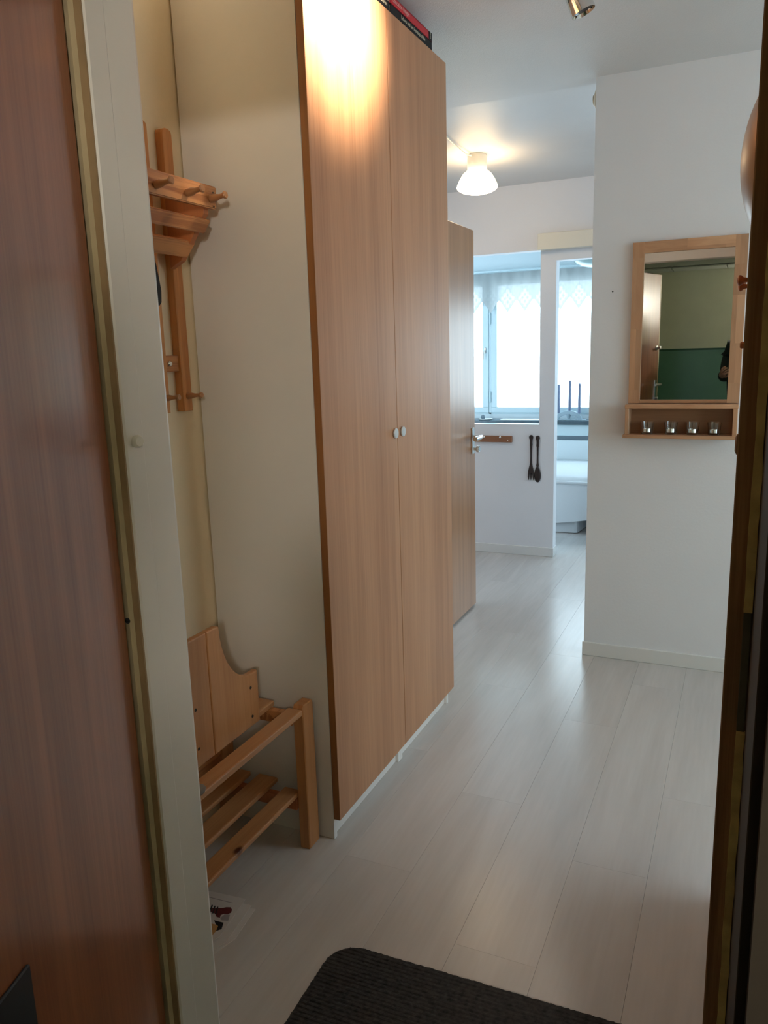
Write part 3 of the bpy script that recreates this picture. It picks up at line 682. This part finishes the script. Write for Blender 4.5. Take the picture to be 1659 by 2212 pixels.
# ---- right wall: peg rail, bronze dome
t = thing('peg_rail', 'narrow wooden peg rail seen edge-on beside the dark right door jamb', 'coat rack', (.035, 1.6, 1.54))
obj('rail', B(.020, .042, 1.40, 1.90, 1.515, 1.580, bev=.002), 'pine_y', t)
for yy in (1.60, 1.78):
    bm = new(); lathe(bm, [(0, 0), (.0072, 0), (.0050, .012), (.0040, .026), (.0055, .033), (.0092, .037), (.0094, .0405), (.006, .043), (0, .044)], (.020, yy, 1.546), (-1, 0, 0), 16)
    obj('peg', bm, 'pine_dark', t, smooth=True)
bm = B(-.0125, .042, 1.590, 1.610, 1.4255, 1.4375, bev=.002)
tag(obj('wooden_hook_block', bm, 'pine_dark'), 'small dark red-brown wooden block just below the peg, at the right jamb', 'hook')
bm = new(); lathe(bm, [(0, 0), (.014, 0), (.014, .035), (.019, .043), (.019, .050), (.013, .053), (0, .053)], (.042, 1.60, 1.250), (-1, 0, 0), 18)
tag(obj('round_knob', bm, 'darkwood', smooth=True), 'rounded dark brown knob at the right jamb, level with the mirror shelf', 'knob')
t = thing('bronze_bowl', 'polished bronze domed plate hanging high at the right edge, half hidden by the dark jamb', 'plate', (.042, 1.60, 1.735))
Rd = .158; prof = []
for i in range(13):
    a = i/12*R(58); prof.append((Rd*math.sin(a)/math.sin(R(58)), -.012+.053-.062*(1-math.cos(a))/(1-math.cos(R(58)))))
bm = new(); lathe(bm, [(Rd, -.02)]+prof[::-1][0:1]+prof[::-1][1:], (.012, 1.60, 1.743), (-1, 0, 0), 48)
obj('dome', bm, 'bronze', t, smooth=True)
bm = new(); lathe(bm, [(.145, 0), (.164, 0), (.164, .005), (.145, .006)], (.020, 1.60, 1.743), (-1, 0, 0), 48); obj('rim', bm, 'bronze', t, smooth=True)

# ---- partition: small hook rail, carved fork and spoon
t = thing('hook_rail', 'small brown wooden hook rail on the white partition, beside the door handle', 'hook rail', (-1.58, YF, .82))
obj('rail', B(-1.672, -1.445, YF-.018, YF, .797, .842, bev=.0015), 'rackwood', t)
obj('rail_end', B(-1.80, -1.6725, YF-.018, YF, .797, .842, bev=.0015), 'racklight', t, label='lighter tan end of the rail')
for x in (-1.635, -1.520):
    bm = new(); lathe(bm, [(0, 0), (.0030, 0), (.0028, .022), (.0065, .026), (.0072, .032), (0, .036)], (x, YF-.018, .828), (0, -1, .25), 12); obj('hook', bm, 'silver', t, smooth=True)
bm = new(); lathe(bm, [(0, 0), (.003, 0), (0, .002)], (-1.474, YF-.018, .812), (0, -1, 0), 8); obj('screw', bm, 'silver', t)
def utensil_profile(pts, xc, yy, th):      # pts: (halfwidth, z) outline
    bm = new(); prism(bm, [(xc+w_, z) for w_, z in pts]+[(xc-w_, z) for w_, z in pts[::-1]], 'y', yy-th, yy, bev=.0012)
    return bm
yu = YF-.002
t = thing('carved_spoon', 'dark carved wooden spoon hanging on the partition, right of the fork', 'spoon', (-1.266, YF, .53))
obj('handle', utensil_profile([(.0045, .847), (.012, .840), (.014, .828), (.009, .815), (.0075, .795), (.009, .780), (.006, .765), (.0048, .70), (.0055, .66), (.010, .635)], -1.266, yu, .012), 'ebony', t)
bm = new(); lathe(bm, [(0, 0), (.020, .0), (.024, .005), (.020, .010), (.008, .008), (0, .006)], (0, 0, 0), (0, -1, 0), 28)
for v in bm.verts:
    v.co.z *= 2.35; f = (v.co.z+.056)/.112; v.co.x *= 1.12-.35*f
    v.co += Vector((-1.266, yu, .580))
obj('bowl', bm, 'ebony', t, smooth=True)
t = thing('carved_fork', 'dark carved wooden three-tined fork hanging on the partition, left of the spoon', 'fork', (-1.316, YF, .54))
xc = -1.312
obj('handle', utensil_profile([(.0045, .850), (.012, .843), (.014, .831), (.009, .818), (.0075, .798), (.009, .783), (.006, .768), (.0048, .70), (.0055, .66), (.012, .630), (.019, .60), (.020, .585)], xc, yu, .012), 'ebony', t)
for dx in (-.0150, 0, .0150):
    bm = new(); prism(bm, [(xc+dx-.0052, .588), (xc+dx+.0052, .588), (xc+dx*1.15+.0045, .56), (xc+dx*1.1+.0008, .538), (xc+dx*1.1-.0008, .538), (xc+dx*1.15-.0045, .56)], 'y', yu-.010, yu, bev=.0008)
    obj('tine', bm, 'ebony', t)

# ---- far room ceiling lamp with cord
lx, ly = -1.437, 4.50; lz = H+.012-.0356*(ly-YM-.085)
t = thing('ceiling_lamp', 'lit opal glass ceiling lamp with white stem in the far room', 'lamp', (lx, ly, lz))
bm = new(); lathe(bm, [(0, .002), (.050, .002), (.054, -.004), (.056, -.085), (.052, -.090), (0, -.090)], (lx, ly, lz), (0, 0, 1), 32); obj('stem', bm, 'plastic', t, smooth=True)
bm = new(); lathe(bm, [(.048, -.082), (.060, -.086), (.078, -.100), (.098, -.130), (.112, -.160), (.1155, -.172), (.108, -.183), (.085, -.196), (.05, -.205), (0, -.208)], (lx, ly, lz), (0, 0, 1), 40); obj('shade', bm, 'opal', t, smooth=True)
bm = new(); pts = [(lx-.045, ly+.01, lz-.012), (lx-.03, ly-.12, lz-.022), (-1.462, 4.29, H-.022), (-1.452, 4.04, H-.004), (-1.45, 3.80, H+.001)]
pts = [(-1.452, ly-.055, lz-.012), (-1.462, ly-.12, lz-.018), (-1.470, 4.28, H-.025), (-1.462, 4.05, H-.012), (-1.45, 3.80, H+.001)]
tube(bm, pts, .0045, 8); obj('cord', bm, 'plastic', t, smooth=True)

# ---- hall ceiling spotlight bar
t = thing('ceiling_spotlight', 'chrome ceiling spotlight fixture, only its lower head showing at the top edge', 'lamp', (-.56, 2.35, H))
obj('bar', B(-.60, -.54, 1.9, 2.62, H-.028, H, bev=.008, seg=2), 'chrome', t, smooth=True)
def head(c, d, lit):
    c = Vector(c); d = Vector(d).normalized(); bm = new()
    lathe(bm, [(0, -.045), (.022, -.045), (.031, -.036), (.034, -.02), (.036, .052), (.0345, .052), (.0315, .040), (0, .036)], c, d, 32)
    h = obj('spot_head', bm, 'chrome', t, smooth=True)
    bm = new(); tube(bm, [c-d*.02+Vector((0, 0, .03)), Vector((-.57, c.y, H-.02))], .006); obj('swivel_arm', bm, 'chrome', h, smooth=True)
    bm = new(); lathe(bm, [(0, .0365), (.0305, .0405), (.0305, .043), (0, .043)], c, d, 24)
    obj('bulb_lens', bm, mat('bulb_lit', (.9,.9,.9), .3, emit=(1,.75,.42), estr=lit) if lit else 'darkgrey', h)
    if lit:
        l = bpy.data.lights.new('spot_beam', 'SPOT'); l.energy = SPOT; l.color = (1, .84, .62); l.spot_size = R(96); l.spot_blend = .95; l.shadow_soft_size = .02
        o = bpy.data.objects.new('spot_beam', l); COL.objects.link(o); o.parent = t; o.location = (c+d*.06)-t.location; o.rotation_euler = d.to_track_quat('-Z', 'Y').to_euler()
SPOT = 140
head((-.515, 2.585, 2.452), (.30, .10, -.75), 0)
head((-.62, 2.06, 2.43), (-1, -.05, -.16), 25)

# ---- bedroom: bed, storage box, sill items, candle arch, lamp, lace valance
t = thing('bed', 'bed under a white bedspread beyond the doorway, below the window', 'bed', (-1.2, 6.45, 0))
obj('mattress', B(-2.9, .40, 6.02, 6.78, .20, .40, bev=.03, seg=3), 'linen', t)
bm = new(); n = 60; cols = []
for i in range(n+1):
    x = -2.95+3.4*i/n; wv = .006*math.sin(x*17)+.004*math.sin(x*41); hem = .085+.13*(x+1.3) if x > -1.5 else .06
    hem = max(.05, min(.30, hem))
    prof = [(6.79, .47), (6.6, .482+.004*math.sin(x*9)), (6.25, .472+.004*math.sin(x*13)), (6.06, .452), (6.025, .440), (6.005+wv*.3, .420), (6.0+wv, .35), (5.995+wv*1.5, .22), (5.988+wv*2, hem)]
    cols.append([bm.verts.new((x, y, z)) for y, z in prof])
for a, b in zip(cols, cols[1:]):
    for j in range(len(a)-1): bm.faces.new((a[j], b[j], b[j+1], a[j+1]))
bmesh.ops.recalc_face_normals(bm, faces=bm.faces)
bmesh.ops.solidify(bm, geom=bm.faces[:], thickness=.006)
sp_ = obj('bedspread', bm, 'linen', t, smooth=True)
obj('folded_edge', B(-2.95, .40, 5.985, 6.03, .398, .418, bev=.006, seg=2), 'linen', t)
obj('bed_frame', B(-2.9, .40, 6.08, 6.78, .14, .20), 'boxplastic', t)
for x in (-2.8, .30): obj('leg', B(x-.025, x+.025, 6.1, 6.15, 0, .14), 'boxplastic', t)
t = thing('storage_box', 'grey-white plastic storage box pushed under the bed', 'box', (-1.4, 6.3, 0))
bm = new(); r = .02
prism(bm, [(-1.70, 6.015), (-1.150, 6.030), (-1.132, 6.037), (-1.124, 6.055), (-1.095, 6.34), (-1.10, 6.60), (-1.70, 6.60)], 'z', .004, .125, bev=.003); obj('body', bm, 'boxplastic', t)
prism_b = new(); prism(prism_b, [(-1.705, 6.010), (-1.145, 6.025), (-1.122, 6.035), (-1.118, 6.055), (-1.089, 6.34), (-1.095, 6.61), (-1.705, 6.61)], 'z', .126, .136, bev=.002); obj('lid', prism_b, 'boxplastic', t)

# candle arch on sill
t = thing('candle_arch', 'arched frosted candle holder with three slim grey candles on the bedroom window sill', 'candle holder', (-1.385, 6.90, .806))
yc = 6.90
bm = new(); po = []; pi = []
for i in range(17):
    a = math.pi*i/16; po.append((-1.385+.118*math.cos(a), .808+.080*math.sin(a))); pi.append((-1.385+.085*math.cos(a), .808+.042*math.sin(a)))
prism(bm, po+pi[::-1], 'y', yc-.014, yc+.014, bev=.003); obj('arch', bm, 'holder', t, smooth=True)
bm = B(-1.505, -1.235, yc-.03, yc+.03, .806, .812, bev=.002); obj('base', bm, 'holder', t)
bm = new(); rod(bm, (-1.385, yc, .812), (-1.385, yc, .86), .010, .022); obj('centre_cup', bm, 'holder', t, smooth=True)
for x, zb, zt in ((-1.474, .862, 1.118), (-1.378, .886, 1.150), (-1.295, .862, 1.125)):
    bm = new(); lathe(bm, [(0, 0), (.0125, 0), (.0095, zt-zb-.014), (.010, zt-zb-.010), (0, zt-zb)], (x, yc, zb), (0, 0, 1), 14); c_ = obj('candle', bm, 'candle', t, smooth=True)
t = thing('window_sill_tray', 'flat white paper lying on the right of the visible dark window sill', 'paper', (-1.8, 6.9, .806))
obj('sheet', B(-1.98, -1.62, 6.82, 6.93, .8065, .812, bev=.001), 'linen', t)
t = thing('small_figurine', 'small grey round ornament on a white dish, on the sill at the window handle', 'ornament', (-2.15, 6.88, .806))
bm = new(); lathe(bm, [(0, 0), (.055, 0), (.065, .006), (.06, .009), (0, .006)], (-2.13, 6.88, .8062), (0, 0, 1), 24); obj('dish', bm, 'linen', t, smooth=True)
bm = new(); lathe(bm, [(0, 0), (.014, .001), (.020, .012), (.018, .026), (.008, .036), (0, .038)], (-2.155, 6.88, .813), (0, 0, 1), 18); obj('ball', bm, 'slot', t, smooth=True)

# bedroom ceiling lamp
cx_, cy_ = -1.075, 6.30; zc = 2.015
t = thing('glass_dish_lamp', 'unlit grey-green glass dish lamp on the bedroom ceiling, at the doorway top', 'lamp', (cx_, cy_, 2.30))
bm = new(); lathe(bm, [(0, 0), (.05, 0), (.055, -.04), (.04, -.09), (0, -.10)], (cx_, cy_, 2.30), (0, 0, 1), 24); obj('canopy', bm, 'plastic', t, smooth=True)
bm = new(); rod(bm, (cx_, cy_, 2.21), (cx_, cy_, zc), .006); obj('rod', bm, 'chrome', t, smooth=True)
bm = new(); lathe(bm, [(0, 0), (.06, .004), (.11, .016), (.150, .038), (.165, .052), (.16, .054), (.105, .022), (.055, .010), (0, .007)], (cx_, cy_, zc), (0, 0, 1), 40); obj('glass_dish', bm, 'lampglass', t, smooth=True)
bm = new(); lathe(bm, [(0, -.016), (.007, -.012), (.009, -.004), (.006, .0), (0, .001)], (cx_, cy_, zc), (0, 0, 1), 14); obj('finial', bm, 'darkgrey', t, smooth=True)

# curtain rail + lace valance
t = thing('curtain_rail', 'thin white curtain rail above the bedroom window', 'curtain rail', (-1.75, 6.94, 2.10))
obj('rail', B(-3.05, 1.05, 6.93, 6.955, 2.092, 2.108, bev=.003), 'winframe', t)
for x in (-2.9, -1.7, -.5): obj('bracket', B(x-.01, x+.01, 6.955, 7.0, 2.094, 2.106), 'winframe', t)
P = .155; xa, xb_ = -3.02, .95; z_top = 2.085
bm = new(); n = 620; rows = 8; cols = []
ox = -1.9435+.5*P-P*0      # phase so that a tip falls at x = -1.9435
ox = -1.9435-P*.5
for i in range(n+1):
    x = xa+(xb_-xa)*i/n; u = ((x-ox)/P) % 1; d = abs(u-.5)
    low = -.340+.100*min(1, (d/.5)*1.12)
    yv = 6.942-.006*math.sin(x*24)-.004*math.sin(x*61+1)
    cols.append([bm.verts.new((x-ox, yv, low*j/rows)) for j in range(rows+1)])
for a, b in zip(cols, cols[1:]):
    for j in range(rows): bm.faces.new((a[j], b[j], b[j+1], a[j+1]))
o = obj('lace_valance', bm, 'lace', smooth=True); o.location = (ox, 0, z_top)
tag(o, 'white crocheted lace valance with diamond motifs and scalloped edge in the bedroom window', 'curtain')

# ================================================================== person with phone (seen in the mirror)
def skin_mesh(name, verts, edges, radii, m, parent, root=0, sub=2):
    off = Vector(parent.location) if parent else Vector()
    me = bpy.data.meshes.new(name); me.from_pydata([tuple(Vector(v)-off) for v in verts], edges, [])
    o = bpy.data.objects.new(name, me); COL.objects.link(o); o.parent = parent
    sk = o.modifiers.new('skin', 'SKIN'); sk.use_smooth_shade = True
    for i, r in enumerate(radii):
        rr = r if isinstance(r, tuple) else (r, r); o.data.skin_vertices[0].data[i].radius = rr
    o.data.skin_vertices[0].data[root].use_root = True
    sb = o.modifiers.new('sub', 'SUBSURF'); sb.levels = sub; sb.render_levels = sub
    dg = bpy.context.evaluated_depsgraph_get(); me2 = bpy.data.meshes.new_from_object(o.evaluated_get(dg))
    o.modifiers.clear(); o.data = me2; me2.materials.clear(); me2.materials.append(M[m])
    me2.polygons.foreach_set('use_smooth', [True]*len(me2.polygons))
    return o
px, py = .045, -.42
pt = thing('person', 'person in a black jacket over a grey shirt, photographing, visible only in the wall mirror', 'person', (px, py, 0))
V = []; E = []; RR = []
def add(v, r, par=None):
    V.append(v); RR.append(r); i = len(V)-1
    if par is not None: E.append((par, i))
    return i
pel = add((px, py, .92), (.135, .10)); bel = add((px, py, 1.08), (.125, .095), pel); ch = add((px, py, 1.27), (.145, .10), bel)
nk = add((px, py+.01, 1.43), .055, ch); nk2 = add((px, py+.02, 1.50), .05, nk); hd = add((px, py+.035, 1.575), (.072, .088), nk2); hd2 = add((px, py+.035, 1.65), (.068, .082), hd); add((px, py+.02, 1.70), (.04, .05), hd2)
for s in (-1, 1):
    h_ = add((px+s*.09, py, .86), .085, pel); k_ = add((px+s*.10, py+.02, .48), .058, h_); a_ = add((px+s*.105, py, .09), .038, k_); add((px+s*.11, py+.13, .035), .034, a_)
# arms: left hand (at -x) raised to the chest, right hand to the phone
def arm(s, elbow, wrist, fdir, up, curl):
    sh_ = add((px+s*.175, py, 1.385), .052, ch); el = add(elbow, .040, sh_); wr = add(wrist, .026, el)
    W0 = Vector(wrist); F = Vector(fdir).normalized(); U = Vector(up).normalized(); N = F.cross(U)
    pm_ = add(tuple(W0+F*.045), (.030, .020), wr)
    for k, (off, ln_) in enumerate(((-.028, .062), (-.010, .070), (.009, .066), (.026, .052))):
        b0 = W0+F*.080+U*off; p1 = add(tuple(b0), .0095, pm_)
        d1_ = F*math.cos(curl)+N*math.sin(curl); b1 = b0+d1_*ln_*.5; p2 = add(tuple(b1), .0088, p1)
        d2_ = F*math.cos(curl*2.1)+N*math.sin(curl*2.1); b2 = b1+d2_*ln_*.4; p3 = add(tuple(b2), .008, p2)
    b0 = W0+F*.030-U*.036; p1 = add(tuple(b0), .011, pm_); b1 = b0+F*.030-U*.012+N*.014; p2 = add(tuple(b1), .0098, p1); add(tuple(b1+F*.022+N*.016+U*.010), .0088, p2)
arm(-1, (-.165, -.47, 1.12), (-.185, -.22, 1.16), (.15, .75, .30), (-.5, .1, .85), 1.25)
arm(1, (.26, -.36, 1.17), (.10, -.13, 1.36), (-.25, .75, .55), (.6, 0, .8), .55)
body = skin_mesh('body', V, E, RR, 'skin', pt)
# face and hair
bm = new()
bmesh.ops.create_uvsphere(bm, u_segments=24, v_segments=16, radius=.098)
for v in bm.verts:
    v.co.x *= .86; v.co.z *= 1.05
    if v.co.y > .03 and v.co.z < .055: v.co.y = .03
    v.co += Vector((px, py+.012, 1.655))
obj('hair', bm, 'hair', pt, smooth=True)
for s in (-1, 1):
    bm = new(); bmesh.ops.create_uvsphere(bm, u_segments=12, v_segments=8, radius=.012)
    for v in bm.verts: v.co += Vector((px+s*.030, py+.112, 1.615))
    obj('eye', bm, 'ink', pt, smooth=True)
    bm = new(); bmesh.ops.create_uvsphere(bm, u_segments=12, v_segments=8, radius=.028)
    for v in bm.verts: v.co = Vector((v.co.x*.3+px+s*.078, v.co.y*.6+py+.03, v.co.z+1.60))
    obj('ear', bm, 'skin', pt, smooth=True)
bm = new(); prism(bm, [(py+.10, 1.61), (py+.145, 1.575), (py+.11, 1.565)], 'x', px-.012, px+.012, bev=.004, seg=2); obj('nose', bm, 'skin', pt, smooth=True)
bm = B(px-.024, px+.024, py+.105, py+.122, 1.535, 1.547, bev=.005, seg=2); obj('mouth', bm, 'redprint', pt, smooth=True)
V2 = [(px, py, .93), (px, py, 1.10), (px, py, 1.28), (px, py+.005, 1.40)]; E2 = [(0,1),(1,2),(2,3)]; R2 = [(.150,.115), (.140,.108), (.158,.112), (.075,.07)]
skin_mesh('shirt', V2, E2, R2, 'shirt', pt)
V3 = []; E3 = []; R3 = []
for s, el, wr in ((-1, (-.165, -.47, 1.12), (-.183, -.245, 1.157)), (1, (.26, -.36, 1.17), (.125, -.17, 1.335))):
    V3 = [(px+s*.10, py-.02, .90), (px+s*.115, py-.02, 1.15), (px+s*.12, py-.015, 1.33), (px+s*.178, py, 1.385), el, wr]
    skin_mesh('jacket_side', V3, [(0,1),(1,2),(2,3),(3,4),(4,5)], [.085, .088, .082, .066, .052, .040], 'jacket', pt, root=2)
V4 = [(px, py, .95)]; E4 = []; R4 = [(.140, .115)]
for s in (-1, 1):
    b_ = len(V4); V4 += [(px+s*.09, py, .86), (px+s*.10, py+.02, .48), (px+s*.105, py, .10)]; R4 += [.098, .074, .060]; E4 += [(0, b_), (b_, b_+1), (b_+1, b_+2)]
skin_mesh('trousers', V4, E4, R4, 'jeans', pt)
for s in (-1, 1):
    obj('shoe', B(px+s*.11-.045, px+s*.11+.045, py-.08, py+.19, -.001, .075, bev=.03, seg=3), 'black', pt, smooth=True)
# phone behind the lens
bm = new(); m4 = Matrix.Translation((0, 0, 1.44)) @ CAMROT.to_4x4() 
box(bm, -.018, .056, -.128, .026, .008, .016, bev=.003, seg=2, mtx=m4)
tag(obj('phone', bm, 'black', smooth=True), 'black mobile phone held up by the photographer at the doorway', 'phone')

# ---- stairwell lamp (real fitting on the stairwell wall, right of the entrance)
t = thing('stairwell_lamp', 'round opal wall lamp lighting the green stairwell, outside the picture on the right', 'lamp', (.75, -1.30, 1.85))
bm = new(); lathe(bm, [(.10, 0), (.105, .02), (.09, .05), (.05, .07), (0, .075)], (.75, -1.30, 1.85), (0, 1, 0), 28)
obj('shade', bm, mat('stair_lamp_lit', (.9,.88,.8), .4, emit=(1,.93,.82), estr=250), t, smooth=True)
